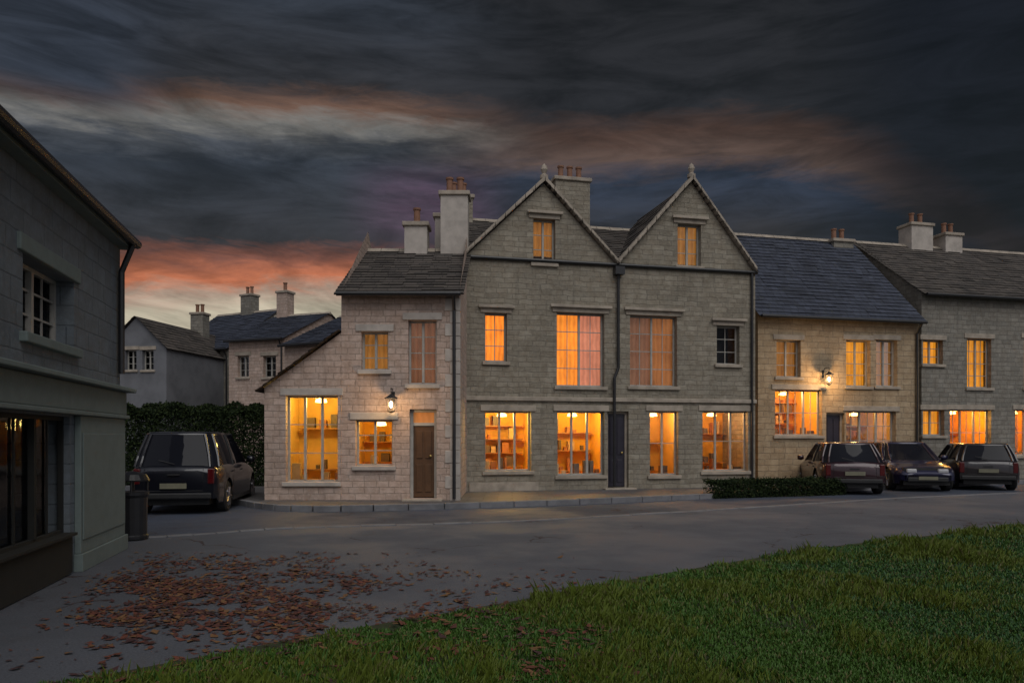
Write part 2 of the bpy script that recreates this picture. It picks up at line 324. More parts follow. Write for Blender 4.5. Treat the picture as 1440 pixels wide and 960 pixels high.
def window(root, r, cols=2, rows=3, fill='curtain', em=None, frame=FRAME, reveal=.24, mull=DRESS, sill=True, label=None, part='window', hood=False, light=0, col=(1,.70,.18), split=None):
    x0, x1, z0, z1 = r; y = reveal-.06; w = x1-x0; h = z1-z0
    f = MB(); t = .045
    f.box(x0,x0+t,y,y+.05,z0,z1); f.box(x1-t,x1,y,y+.05,z0,z1); f.box(x0+t,x1-t,y,y+.05,z0,z0+t); f.box(x0+t,x1-t,y,y+.05,z1-t,z1)
    for i in range(1, cols):
        u = x0+w*i/cols; f.box(u-.028,u+.028,y-.015,y+.045,z0+t,z1-t)
    for c in range(cols):
        a = x0+w*c/cols+.028; d = x0+w*(c+1)/cols-.028
        if c == 0: a = x0+t
        if c == cols-1: d = x1-t
        for j in range(1, rows): zz = z0+h*j/rows; f.box(a,d,y+.012,y+.034,zz-.011,zz+.011)
        if w/cols > .5: f.box((a+d)/2-.01,(a+d)/2+.01,y+.014,y+.032,z0+t,z1-t)
    o = f.build(part, frame, root)
    if label: o['label'] = label
    p = MB(); p.quad((x0+.01,y+.04,z0+.01),(x1-.01,y+.04,z0+.01),(x1-.01,y+.04,z1-.01),(x0+.01,y+.04,z1-.01)); p.build('pane', GLASSD if fill == 'dark' else GLASS, o)
    if sill:
        q = MB(); q.box(x0-.08,x1+.08,-.07,reveal-.07,z0-.10,z0-.002); q.build('sill', mull, o, bevel=.012)
        q = MB(); q.box(x0-.13,x1+.13,-.035,.10,z1+.003,z1+.17); q.build('lintel', mull, o, bevel=.012)
        if hood: q = MB(); q.box(x0-.2,x1+.2,-.12,-.037,z1+.13,z1+.21); q.build('hood_mould', mull, o, bevel=.012)
    if fill == 'curtain':
        c = MB(); n = 24; yy = reveal+.10
        s0, s1 = (x0-.02, x1+.02)
        for i in range(n):
            a = s0+(s1-s0)*i/n; d = s0+(s1-s0)*(i+1)/n; c.m = 0 if split is None or (a-x0)/w < split else 1
            c.quad((a,yy+.03*math.sin(i*2.4),z0-.03),(d,yy+.03*math.sin((i+1)*2.4),z0-.03),(d,yy+.03*math.sin((i+1)*2.4),z1+.03),(a,yy+.03*math.sin(i*2.4),z1+.03))
        c.build('curtain', em if isinstance(em, list) else [em, em], o)
    elif fill == 'dark':
        c = MB(); c.box(x0-.02,x1+.02,reveal+.5,reveal+.55,z0-.03,z1+.03); c.build('unlit_room', BLACKROOM, o)
    elif fill == 'shop':
        c = MB(); D = 1.7; a, d, e, g, yb = x0-.25, x1+.25, max(.12, z0-.35), z1+.2, reveal+.015
        c.quad((a,yb+D,e),(d,yb+D,e),(d,yb+D,g),(a,yb+D,g)); c.quad((a,yb,e),(a,yb+D,e),(a,yb+D,g),(a,yb,g)); c.quad((d,yb,e),(d,yb+D,e),(d,yb+D,g),(d,yb,g))
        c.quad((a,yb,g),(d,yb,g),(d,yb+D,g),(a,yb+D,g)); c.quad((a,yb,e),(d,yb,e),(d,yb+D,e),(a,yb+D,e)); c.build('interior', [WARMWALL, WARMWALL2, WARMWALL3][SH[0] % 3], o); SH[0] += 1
        s_ = MB(); lv = [(.02,.36,.66),(.02,.5),(.1,.62),(.02,.27,.52,.76)][SH[0] % 4]; ypick = yb+D-.3
        for zz in [z0+h*t_ for t_ in lv]: s_.box(a+.1,d-.1,yb+D-.35,yb+D-.02,zz,zz+.03)
        s_.box(a+.05,d-.05,yb+.05,yb+.55,z0-.02,z0+.03); s_.build('shelf', WOOD, o)
        g_ = MB(); 
        for zz, ya in [(z0+h*t_+.03,yb+D-.3) for t_ in lv]+[(z0+.03,yb+.15)]:
            u = x0+.02
            while u < x1-.1:
                ww = rnd.uniform(.06,.22); hh = rnd.uniform(.08,h*.24); g_.m = rnd.randrange(3)
                if rnd.random() < .72: g_.box(u,u+ww,ya,ya+.16,zz+.002,zz+hh)
                u += ww+rnd.uniform(.02,.16)
        g_.build('display_goods', GOODS, o)
        l = MB(); l.lathe([(.02,0),(.13,-.02),(.15,-.1),(.0,-.12)], ((x0+x1)/2,yb+.6,z1-.02), 14); l.build('ceiling_lamp', emis('lamp_shade', (1,.62,.22), 5), o)
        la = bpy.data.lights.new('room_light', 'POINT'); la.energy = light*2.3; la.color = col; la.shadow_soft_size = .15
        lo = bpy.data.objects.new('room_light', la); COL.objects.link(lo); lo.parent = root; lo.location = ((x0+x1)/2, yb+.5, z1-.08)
    return o
def door(root, r, m, reveal=.24, glazed=False, em=None, label=None):
    x0, x1, z0, z1 = r; y = reveal-.08; b = MB()
    zt = z1-.32 if glazed else z1
    b.box(x0+.07,x1-.07,y,y+.05,z0+.02,zt-.07); mid = (x0+x1)/2
    for a, d in ((x0+.14,mid-.03),(mid+.03,x1-.14)):
        for e, g in ((z0+.15,z0+.8),(z0+.95,zt-.2)): b.box(a,d,y-.02,y-.001,e,g)
    o = b.build('door', m, root, bevel=.006)
    if label: o['label'] = label
    f = MB(); f.box(x0,x0+.07,y-.03,y+.07,z0,z1); f.box(x1-.07,x1,y-.03,y+.07,z0,z1); f.box(x0+.07,x1-.07,y-.03,y+.07,z1-.07,z1)
    if glazed: f.box(x0+.07,x1-.07,y-.03,y+.07,zt-.07,zt)
    f.build('door_frame', DRESS if not glazed else FRAME, o)
    if glazed: p = MB(); p.box(x0+.07,x1-.07,y+.01,y+.02,zt,z1-.07); p.build('fanlight', em, o)
    h = MB(); h.lathe([(.0,-.06),(.03,-.05),(.03,-.02),(.012,0),(.012,.03)], (x1-.16,y-.01,z0+1.0), 10, 'y'); h.build('handle', plain('brass', (.5,.35,.12), .3, 1, bmp=0), o)
    s_ = MB(); s_.box(x0-.15,x1+.15,-.28,.02,0,max(z0-.002,.14)); s_.build('step', DRESS, o, bevel=.015)
def lantern(root, x, z, power, y=-.32):
    b = MB(); b.tube([(x,0,z+.25),(x,-.1,z+.42),(x,y,z+.42),(x,y,z+.3)], .014, 8); b.box(x-.04,x+.04,-.02,.0,z+.12,z+.36)
    b.lathe([(.0,z+.3),(.04,z+.27),(.15,z+.2),(.155,z+.18),(.12,z+.18)], (x,y,0), 6)
    for i in range(6):
        a = i*math.pi/3; b.tube([(x+.12*math.cos(a),y+.12*math.sin(a),z+.19),(x+.08*math.cos(a),y+.08*math.sin(a),z-.1)], .008, 4)
    b.lathe([(.085,z-.1),(.085,z-.12),(.0,z-.16)], (x,y,0), 6); o = b.build('wall_lantern', IRON, root)
    g = MB(); g.lathe([(.0,z+.12),(.035,z+.09),(.04,z+.02),(.0,z-.04)], (x,y,0), 12); g.build('bulb', emis('lantern_bulb', (1,.72,.38), 25), o, smooth=True)
    la = bpy.data.lights.new('lantern_light', 'POINT'); la.energy = power; la.color = (1,.60,.26); la.shadow_soft_size = .06
    lo = bpy.data.objects.new('lantern_light', la); COL.objects.link(lo); lo.parent = root; lo.location = (x, y-.2, z+.02)

# ------------------------------------------------------------------ ground
def sheet(name, pts, z, m, kind='structure', **k):
    b = MB(); b.quad(*[(x, y, z) for x, y in pts]); return tag(b.build(name, m), kind=kind, **k)
def strip(L1, L2, z, name, m, sub=1):
    b = MB()
    for (a, c), (d, e) in zip(zip(L1, L1[1:]), zip(L2, L2[1:])): b.quad((*a,z),(*c,z),(*e,z),(*d,z))
    o = b.build(name, m); o['kind'] = 'structure'; return o
def asphalt(name, c, scale, rough=.55, patch=.5, bd=.01):
    m, b = mat(name); o = coords(); n = noise_t(o, scale, 8, .7); n2 = noise_t(o, .35, 5); n3 = noise_t(o, 1.7, 6)
    cc = MIX(SM(n, .35, .7), c, tuple(x*1.7 for x in c)); cc = MIX(M('MULTIPLY', SM(n2, .42, .6), patch), cc, tuple(x*.5 for x in c))
    cc = MIX(M('MULTIPLY', SM(n3, .6, .75), .25), cc, (.10,.075,.05)); lk(cc, b.inputs['Base Color'])
    vo = N('ShaderNodeTexVoronoi', feature='DISTANCE_TO_EDGE'); dv = N('ShaderNodeVectorMath', operation='MULTIPLY_ADD'); nn_ = N('ShaderNodeTexNoise'); lk(o, nn_.inputs['Vector']); nn_.inputs['Scale'].default_value = 2; nn_.inputs['Detail'].default_value = 8
    lk(nn_.outputs['Color'], dv.inputs[0]); dv.inputs[1].default_value = (.9,)*3; lk(o, dv.inputs[2]); lk(dv.outputs[0], vo.inputs['Vector']); vo.inputs['Scale'].default_value = .45
    cc = MIX(M('MULTIPLY', SM(vo.outputs['Distance'], .012, .004), SM(n2, .50, .60)), cc, (.03,.015,.016)); lk(cc, b.inputs['Base Color'])
    lk(M('ADD', rough-.2, M('MULTIPLY', SM(n2, .38, .62), .35)), b.inputs['Roughness']); bump(b, n, .6, bd); return m
def smoothline(P, n=6):
    out = []
    for i in range(len(P)-1):
        p0, p1, p2, p3 = P[max(i-1,0)], P[i], P[i+1], P[min(i+2,len(P)-1)]
        for j in range(n):
            t = j/n; out.append(tuple(.5*((2*p1[k])+(-p0[k]+p2[k])*t+(2*p0[k]-5*p1[k]+4*p2[k]-p3[k])*t*t+(-p0[k]+3*p1[k]-3*p2[k]+p3[k])*t**3) for k in (0,1)))
    return out+[P[-1]]
GE = smoothline([(-7,.2),(-4.4,3.0),(-2.4,4.75),(-1.47,5.55),(0,6.7),(2.47,8.7),(4.8,10.35),(8.4,12.3),(16,16.4),(60,38)])
KE = smoothline([(-14,9.5),(-9,10.6),(-5.6,11.0),(-3.6,12.2),(0,13.2),(4.8,15.6),(9.5,18.2),(16,21),(30,27.5),(60,41)])
HE = smoothline([(-30,31),(-16,25),(-9,20.8),(-6.4,17.6),(-4.3,16.1),(0,17.2),(4.8,19.3),(9.5,21.9),(16,25),(30,31),(60,45)])
earth = plain('earth', (.05,.045,.03), .95, scale=.6)
sheet('ground', [(-900,-300),(900,-300),(900,1500),(-900,1500)], -.03, earth)
strip(KE, HE, 0, 'road', asphalt('road_asphalt', (.046,.056,.080), 70, .80))
PATHM = asphalt('footpath_asphalt', (.078,.084,.100), 60, .85, .35)
strip([(-40,-20)]+[(-14,3)]*0+[(x,y) for x,y in GE], [(-40,9.5)]+KE[:len(GE)], .10, 'footpath', PATHM) if len(GE)==len(KE) else None
# paving in front of the houses, flagged
FLAG = masonry('flagstones', (.21,.19,.17), (.15,.14,.13), (.06,.055,.05), bw=.75, bh=.5, distort=.02, bdist=.01)
def flagmat():
    m, b = mat('flag_paving'); br = N('ShaderNodeTexBrick'); lk(coords(), br.inputs['Vector']); br.inputs['Scale'].default_value = 1
    br.inputs['Brick Width'].default_value = .7; br.inputs['Row Height'].default_value = .48; br.inputs['Mortar Size'].default_value = .012
    br.inputs['Color1'].default_value = (.125,.118,.12,1); br.inputs['Color2'].default_value = (.08,.078,.08,1); br.inputs['Mortar'].default_value = (.05,.045,.04,1)
    n = noise_t(coords(), 5, 7, .7); lk(MIX(M('MULTIPLY', SM(n,.4,.7), .5), br.outputs[0], (.07,.065,.055)), b.inputs['Base Color']); b.inputs['Roughness'].default_value = .6
    bump(b, M('ADD', n, M('MULTIPLY', br.outputs['Fac'], -1)), .6, .012); return m
FLAG = flagmat()
strip(HE, [(x-2 if x < -10 else x, max(y+12, 40)) for x, y in HE], .12, 'pavement', FLAG)
KERBM = plain('kerb_stone', (.19, .19, .20), .8, var=.4, scale=3)
def kerb(line, z, name, side):
    b = MB()
    for (a, c) in zip(line, line[1:]):
        A_, C_ = Vector(a), Vector(c); L = (C_-A_).length; d = (C_-A_)/L; n = Vector((-d.y, d.x))*side; k_ = max(1, round(L/.9))
        for i in range(k_):
            p = A_+d*(L*i/k_+.006); q = A_+d*(L*(i+1)/k_-.006); dz = rnd.uniform(-.006,.006)
            pts = [(*p,-.02),(*q,-.02),(*(q+n*.14),-.02),(*(p+n*.14),-.02)]; b.prism(pts, (0,0,z+.02+dz))
    return tag(b.build(name, KERBM, bevel=.012), kind='structure')
kerb(KE, .115, 'kerb', 1); kerb(HE, .135, 'kerb', -1)
# the green: soil sheet + grass blades
soilm, b_ = mat('turf_soil'); n_ = noise_t(coords(), .9, 6); n2_ = noise_t(coords(), 9, 7, .7)
lk(MIX(SM(n2_, .4, .7), (.026,.045,.012), (.05,.038,.022)), b_.inputs['Base Color']); b_.inputs['Roughness'].default_value = .95; bump(b_, n2_, .8, .03)
strip([(max(x, -5.5)+.2*0, -8) for x, y in GE], GE, .12, 'green', soilm)
def inside(x, y):
    for (a, c), (d, e) in zip(GE, GE[1:]):
        if a <= x <= d: return y < c+(e-c)*(x-a)/(d-a)
    return False
def edge_d(x, y):
    return min(math.hypot(x-a, y-c) for a, c in GE)
GRM = []
for i, c in enumerate([(.048,.118,.010),(.105,.145,.012),(.028,.090,.020),(.12,.115,.035)]):
    m, b = mat('grass_blade'); b.inputs['Base Color'].default_value = (*c,1); b.inputs['Roughness'].default_value = .65; GRM.append(m)
b = MB(); cnt = 0
while cnt < 235000:
    Yd = 3.4*(24/3.4)**rnd.random() if rnd.random() < .85 else rnd.uniform(3,20)
    x = rnd.uniform(-.78,1.02)*Yd
    if not inside(x, Yd+.02): continue
    e = edge_d(x, Yd) if Yd < 12 else 1
    nv = noise.noise(Vector((x*.8, Yd*.8, 0)))+.5*noise.noise(Vector((x*3, Yd*3, 5)))
    bare = max(0, min(1, (-x-.6)/3))*.7+.25*max(0, 1-e/.5)
    if e < .30 and noise.noise(Vector((x*2.2, Yd*2.2, 9))) > e*2.6-.35: continue
    if rnd.random() < bare*(.6+nv) or (noise.noise(Vector((x*1.1, Yd*1.1, 31))) > .38 and rnd.random() < .6): continue
    cnt += 1
    hgt = rnd.uniform(.02,.055)*max(.5, 1+1.5*nv)*(1 if Yd < 9 else 1.2)*(1.9 if rnd.random() < .04 else 1); wd = .0035*(1+Yd*.16); a = rnd.uniform(0, 6.28); ln = rnd.uniform(.2,.8)*hgt; dx, dy = math.cos(a), math.sin(a)
    b.m = 3 if rnd.random() < .10 else (1 if nv > .05+rnd.uniform(-.3,.3) else (2 if x > 3 and rnd.random() < .6 else 0))
    z = .12; b.quad((x-dy*wd,Yd+dx*wd,z),(x+dy*wd,Yd-dx*wd,z),(x+dx*ln*.4+dy*wd*.8,Yd+dy*ln*.4-dx*wd*.8,z+hgt*.6),(x+dx*ln,Yd+dy*ln,z+hgt),(x+dx*ln*.4-dy*wd*.8,Yd+dy*ln*.4+dx*wd*.8,z+hgt*.6))
def rawbuild(b, name, mats):
    me = bpy.data.meshes.new(name); me.from_pydata(b.v, [], b.f)
    for m in mats: me.materials.append(m)
    me.polygons.foreach_set('material_index', b.mi); o = bpy.data.objects.new(name, me); COL.objects.link(o); return o
tag(rawbuild(b, 'grass', GRM), 'short dark green grass of the village green in the foreground', 'grass', kind='stuff')
LFM = [plain('dead_leaf', c, .8, bmp=0, var=.3, scale=20) for c in [(.16,.05,.03),(.10,.035,.025),(.20,.10,.04),(.07,.03,.03)]]
b = MB()
for i in range(15000):
    t = rnd.random(); px_ = rnd.gauss(310, 160); py_ = rnd.gauss(828, 34)
    if rnd.random() < .25: px_ = rnd.uniform(-60, 900); py_ = rnd.uniform(800, 990)
    if py_ < 775 or px_ < -80: continue
    Yd = EYE*F/(py_-HY)*.93; x = (px_-720)/F*Yd
    if x < -4.0 - (Yd-6)*.25 or (px_ < 120 and rnd.random() < .8): continue
    if noise.noise(Vector((x*1.4, Yd*1.4, 3)))+.6*noise.noise(Vector((x*5, Yd*5, 3))) < rnd.uniform(-.35,.30): continue
    s_ = rnd.choice([.012,.018,.024,.034,.046])*rnd.uniform(.8,1.2); a = rnd.uniform(0,6.28); tl = rnd.uniform(-.5,.5); z = .135+rnd.random()*.02 if inside(x, Yd) else .108
    ca, sa = math.cos(a)*s_, math.sin(a)*s_; b.m = rnd.randrange(4); cu = rnd.uniform(-.1,.3)*s_
    b.quad((x-ca,Yd-sa,z),(x-sa*.6,Yd+ca*.6,z+cu),(x+ca,Yd+sa,z+tl*s_*.5+s_*.3)); b.quad((x-ca,Yd-sa,z),(x+ca,Yd+sa,z+tl*s_*.5+s_*.3),(x+sa*.6,Yd-ca*.6,z+cu*.7))
tag(rawbuild(b, 'fallen_leaves', LFM), 'reddish brown fallen leaves scattered on the path edge and thin grass', 'leaves', kind='stuff')

# ------------------------------------------------------------------ near shop, left
f = Facade((-3.05, .35), (-5.3, 10), 'corner_shop', label='near grey painted shop at the left edge with sage green shopfront', cat='building')
# facade faces the street: flip so +y local points away from the street
f.root.location = (-5.3, 10, 0); f.root.rotation_euler.z = math.atan2(.35-10, -3.05+5.3)+math.pi*0
A_ = Vector((-5.3,10)); B_ = Vector((-3.05,.35)); f.A = A_; f.B = B_; dd = B_-A_; f.w = dd.length; f.d = dd.normalized()
f.root.rotation_euler.z = math.atan2(dd.y, dd.x)
# local +x runs from the far corner towards the viewer, local +y = left normal of that = towards the street (east): mirror depth with negative y
zev = 4.3
class Flip:  # helper coordinates: outward = +y here, so build in a child frame turned by 180 degrees about z from the near end
    pass
f.root.location = (-3.05, .35, 0); f.root.rotation_euler.z = math.atan2(-dd.y, -dd.x); f.A = B_; f.B = A_; f.d = -dd.normalized()
def fr(x0, x1, z0, z1): return (f.u(x0)[0], f.u(x1)[0], z0, z1)
wz0, wz1, zf = f.z(68,478), f.z(68,376), f.z(70,574)
op = [fr(32,104,wz0,wz1), fr(-60,98,.55,zf-.07), fr(-1400,-250,.55,zf-.07)]
op = [o for o in op if o[0] > .1]
f.wall(RENDER, [(0,zev),(f.w,zev)], op, depth=6, side_top=(zev, zev+2.1))
window(f.root, op[0], 2, 3, 'dark', frame=FRAME, mull=SAGE)
for o in op[1:]: window(f.root, o, 3, 1, 'dark', frame=DARKFR, sill=False, part='display_window', reveal=.12)
b = MB()
b.box(.3,f.w-.02,-.09,-.003,zf+.002,zf+.30); b.box(.25,f.w+.03,-.20,-.003,zf+.304,zf+.36); b.box(.25,f.w+.02,-.12,-.003,zf-.05,zf)
b.build('fascia', SAGE, f.root, bevel=.012)
for a, d in ((f.u(104)[0], f.u(168)[0]), (op[1][0]-.32, op[1][0]-.04)):
    q = MB(); q.box(a,d,-.07,-.003,.30,zf-.052); q.box(a-.03,d+.03,-.10,-.003,.1,.298); q.box(a+.05,d-.05,-.085,-.071,.45,zf-.25); q.build('pilaster', SAGE, f.root, bevel=.008)
q = MB(); q.box(op[1][0],op[1][1],-.03,-.003,.12,.53); q.box(op[1][0],op[1][1],-.08,.15,.532,.56); q.build('stall_riser', DARKFR, f.root)
b = MB(); slope(b, (-.1,-.16,zev-.05), (f.w+.03,-.16,zev-.05), (-.1,3,zev+1.95), (f.w+.03,3,zev+1.95)); slope(b, (f.w+.03,6.3,zev-.05), (-.1,6.3,zev-.05), (f.w+.03,3,zev+1.95), (-.1,3,zev+1.95))
ro = b.build('roof', SLATE, f.root)
g = MB(); g.tube([(-.1,-.21,zev-.08),(f.w+.02,-.21,zev-.08)], .06, 10); g.tube([(f.w-.16,-.21,zev-.1),(f.w-.16,-.06,zev-.5),(f.w-.16,-.06,2.45)], .04, 8); g.build('gutter', IRON, ro)
g = MB(); g.box(-.1,f.w+.02,-.15,-.003,zev-.16,zev-.02); g.build('fascia_board', SAGE, ro)
f1 = f

# ------------------------------------------------------------------ distant houses down the street
WARM = emis('lit_curtain', (1,.30,.025), 1.25, True); WARMP = emis('lit_pink_curtain', (1,.36,.20), .60, True); DIM = emis('dim_curtain', (1,.50,.28), .13, True)
YEL = emis('lit_yellow_blind', (1,.42,.03), .75, True); YDIM = emis('dim_yellow_blind', (1,.46,.10), .24, True); DIMR = emis('dim_orange_curtain', (1,.40,.12), .24, True)
def simple_house(A, B, ze, zr, name, label, wm, rm, opens, depth=7, chim=(), group=None, door_r=None):
    h = Facade(A, B, name, label=label, cat='house', group=group)
    h.wall(wm, [(0,ze),(h.w,ze)], [o[0] for o in opens], depth=depth, side_top=(ze, zr)); gable_roof(h, 0, h.w, ze, zr, depth, rm)
    for o, kw in opens: window(h.root, o, **kw)
    for c in chim: chimney(h.root, *c)
    return h
def loc_open(A, B, lst):
    h = Facade.__new__(Facade); h.A = Vector(A); h.B = Vector(B); d = h.B-h.A; h.w = d.length; h.d = d.normalized()
    return [(h.rect(*r), kw) for r, kw in lst]
dk = dict(cols=2, rows=3, fill='dark')
g_ = Facade(at(150,0,34)[:2], at(234,0,33.5)[:2], 'distant_cottage', label='far grey rendered cottage with its gable end to the street beside the near shop', cat='house')
PALER = plain('pale_render', (.17,.175,.19), .9, var=.35, scale=1.2); zz = g_.z(192,490); zt_ = g_.z(192,446); mid_ = g_.w/2
o_ = [g_.rect(176,192,492,520), g_.rect(200,216,492,520)]
g_.wall(PALER, [(0,zz),(mid_,zt_),(g_.w,zz)], o_, depth=8, side_top=(zz,zz))
for o in o_: window(g_.root, o, **dk)
b = MB(); slope(b, (-.12,8,zz-.05), (-.12,-.15,zz-.05), (mid_,8,zt_+.04), (mid_,-.15,zt_+.04)); slope(b, (g_.w+.12,-.15,zz-.05), (g_.w+.12,8,zz-.05), (mid_,-.15,zt_+.04), (mid_,8,zt_+.04)); b.build('roof', TILE, g_.root)
chimney(g_.root, mid_, 5, zt_-.4, zt_+.9, .7, .6, STONE3, 2)
A, B = at(236,0,40)[:2], at(322,0,38)[:2]
simple_house(A, B, 6.3, 8.7, 'distant_cottage', 'far grey stone cottage with slate roof right of the grey gable end', STONE3, SLATE,
    loc_open(A, B, [((246,264,505,535),dk),((288,306,505,535),dk)]), chim=[(2.4,3.5,8,9.6,.8,.6,STONE3,2)])
A, B = at(322,0,34)[:2], at(400,0,33)[:2]
simple_house(A, B, 6.1, 7.7, 'distant_cottage', 'far narrow pale stone house behind the dark parked estate car', STONE2, SLATE,
    loc_open(A, B, [((334,350,500,530),dk),((370,388,500,530),dk)]), chim=[(.5,3.5,7,8.8,.6,.6,STONE2,1)])
A, B = at(400,0,30)[:2], at(520,0,28)[:2]
simple_house(A, B, 5.4, 7.0, 'distant_cottage', 'far stone house partly hidden behind the lit corner shop extension', STONE2, SLATE,
    loc_open(A, B, [((425,445,505,530),dk)]), chim=[(1.2,3.5,6.4,7.9,.7,.6,STONE3,2)])

# ------------------------------------------------------------------ corner house with lean-to shop
c = Facade(at(480,0,17.5)[:2], at(646,0,17.5)[:2], 'corner_house', label='pale stone corner house with lean-to shop and wall lantern, left of the gabled house', cat='house')
ze = c.z(560,408); op = [c.rect(508,546,466,520), c.rect(574,614,450,540), (*c.u(576)[:1], c.u(614)[0], .16, c.z(595,575)), c.rect(500,552,590,655)]
c.wall(STONE2, [(0,ze),(c.w,ze)], op, depth=6.5, side_top=(ze, ze+2.3)); gable_roof(c, 0, c.w, ze, ze+1.75, 6.5, TILE)
window(c.root, op[0], 2, 3, em=YDIM, mull=PALEDRESS); window(c.root, op[1], 2, 4, em=DIM, mull=PALEDRESS)
door(c.root, op[2], DOORB, glazed=True, em=DIMR, label='brown panelled door with lit fanlight'); window(c.root, op[3], 2, 3, 'shop', light=14, mull=PALEDRESS)
q = MB()
for i in range(int(ze/.3)):
    w_ = .34 if i % 2 else .22; q.box(c.w-w_,c.w+.02,-.02,w_*.8,i*.3+.1,i*.3+.39)
q.build('quoins', PALEDRESS, c.root, bevel=.01)
lantern(c.root, c.u(556)[0]-.05, c.z(556,572), 20)
chimney(c.root, c.u(562)[0], 3.2, ze+1.2, ze+2.35, .62, .6, PALEDRESS, 1); chimney(c.root, c.w-.35, 3.2, ze+1.2, ze+3.2, .75, .6, PALEDRESS, 2); chimney(c.root, c.u(596)[0]+.1, 4.2, ze+.9, ze+2.9, .5, .5, PALEDRESS, 1)
# lean-to extension (part of the same house)
L0 = c.u(372)[0]; zt = c.z(430,545)
b = MB(); sr = [(c.u(402)[0], c.u(478)[0]-.05, .55, c.z(440,556))]
for s_ in sr:
    b.quad((L0,-.01,0),(s_[0],-.01,0),(s_[0],-.01,zt),(L0,-.01,zt)); b.quad((s_[1],-.01,0),(0,-.01,0),(0,-.01,zt),(s_[1],-.01,zt)); b.quad((s_[0],-.01,0),(s_[1],-.01,0),(s_[1],-.01,s_[2]),(s_[0],-.01,s_[2])); b.quad((s_[0],-.01,s_[3]),(s_[1],-.01,s_[3]),(s_[1],-.01,zt),(s_[0],-.01,zt))
    for u in s_[:2]: b.quad((u,-.01,s_[2]),(u,.23,s_[2]),(u,.23,s_[3]),(u,-.01,s_[3]))
    b.quad((s_[0],-.01,s_[2]),(s_[1],-.01,s_[2]),(s_[1],.23,s_[2]),(s_[0],.23,s_[2])); b.quad((s_[0],-.01,s_[3]),(s_[1],-.01,s_[3]),(s_[1],.23,s_[3]),(s_[0],.23,s_[3]))
b.quad((L0,-.01,0),(L0,4.5,0),(L0,4.5,zt),(L0,-.01,zt)); b.quad((L0,-.01,zt),(0,-.01,zt),(0,-.01,zt+1.3)); b.quad((L0,4.5,0),(0,4.5,0),(0,4.5,zt),(L0,4.5,zt)); b.quad((L0,4.5,zt),(0,4.5,zt),(0,4.5,zt+1.3))
b.build('lean_to', STONE2, c.root)
b = MB(); slope(b, (L0-.15,4.6,zt-.1), (L0-.15,-.2,zt-.1), (-.01,4.6,zt+1.35), (-.01,-.2,zt+1.35)); b.build('lean_to_roof', TILE, c.root)
window(c.root, sr[0], 3, 3, 'shop', light=42, mull=PALEDRESS, part='shop_window', label='brightly lit shop window')

# ------------------------------------------------------------------ big gabled house
d = Facade(at(652,0,20.3)[:2], at(1062,0,22.3)[:2], 'gabled_house', label='large limestone house with twin gables and glowing orange shop windows', cat='house')
g1, g2 = d.u(765)[0], d.u(972)[0]; va = d.u(868)[0]; zl, zv, zR = d.z(655,385), d.z(868,352), d.z(1060,385); za1 = d.z(765,258); za2 = d.z(972,256)
zl = zv = zR = (zl+zv+zR)/3
op = dict(a1=d.rect(750,781,308,370), a2=d.rect(953,986,315,374), f1=d.rect(682,713,440,508), f2=d.rect(783,850,440,543), f3=d.rect(886,952,444,543), f4=d.rect(1008,1040,458,512),
          s1=d.rect(682,747,578,662), s2=d.rect(784,850,578,668), dr=(d.u(854)[0],d.u(884)[0],.16,d.z(868,578)), s3=d.rect(914,954,578,668), s4=d.rect(988,1052,578,662))
d.wall(STONE, [(0,zl),(g1,za1),(va,zv),(g2,za2),(d.w,zR)], list(op.values()), depth=7.5, side_top=(zl, za1-.1))
gable_roof(d, .02, d.w-.02, zl+.02, za1-.05, 7.5, TILE, over=.0)
for gx, zz, e0, e1 in ((g1,za1,0,va),(g2,za2,va,d.w)):
    b = MB(); k0 = .03
    slope(b, (e0-.0,3.7,zl+k0), (e0-.0,-.16,zl+k0), (gx,3.7,zz+k0), (gx,-.16,zz+k0)); slope(b, (e1,-.16,zl+k0), (e1,3.7,zl+k0), (gx,-.16,zz+k0), (gx,3.7,zz+k0))
    ro = b.build('gable_roof', TILE, d.root)
    q = MB()      # raised coping stones and finial
    for ex in (e0, e1):
        A_, B_ = Vector((ex,0,zl+.03)), Vector((gx,0,zz+.05)); n_ = 8
        for i in range(n_):
            p, r_ = A_.lerp(B_, i/n_+.004), A_.lerp(B_, (i+1)/n_-.004); q.prism([(p.x,-.14,p.z),(p.x,-.14,p.z+.13),(p.x,.12,p.z+.13),(p.x,.12,p.z)], r_-p)
    q.lathe([(.12,0),(.12,.1),(.05,.14),(.10,.26),(.07,.36),(.0,.44)], (gx,-.01,zz+.12), 10); q.build('coping', DRESS, ro)
window(d.root, op['a1'], 2, 3, em=YDIM, hood=True); window(d.root, op['a2'], 2, 3, em=YDIM, hood=True)
window(d.root, op['f1'], 1, 3, em=WARM, hood=True); window(d.root, op['f2'], 2, 4, em=[WARM, WARMP], split=.5, hood=True, label='tall bright orange window with a pinkish right half')
window(d.root, op['f3'], 2, 4, em=[DIM, DIMR], split=.5, hood=True); window(d.root, op['f4'], 1, 3, 'dark', hood=True)
window(d.root, op['s1'], 3, 1, 'shop', light=62, part='shop_window'); window(d.root, op['s2'], 3, 1, 'shop', light=58, part='shop_window')
window(d.root, op['s3'], 2, 2, 'shop', light=26, part='shop_window', col=(1,.6,.22)); window(d.root, op['s4'], 3, 2, 'shop', light=34, part='shop_window', col=(1,.6,.26))
door(d.root, op['dr'], DOORR)
q = MB(); q.box(-.02,d.w+.02,-.07,-.003,d.z(850,562)-.06,d.z(850,562)+.06); q.build('string_course', DRESS, d.root, bevel=.02)
q = MB(); q.box(.15,op['s1'][1]+.2,-.05,-.003,.1,.36); q.build('plinth', DRESS, d.root)
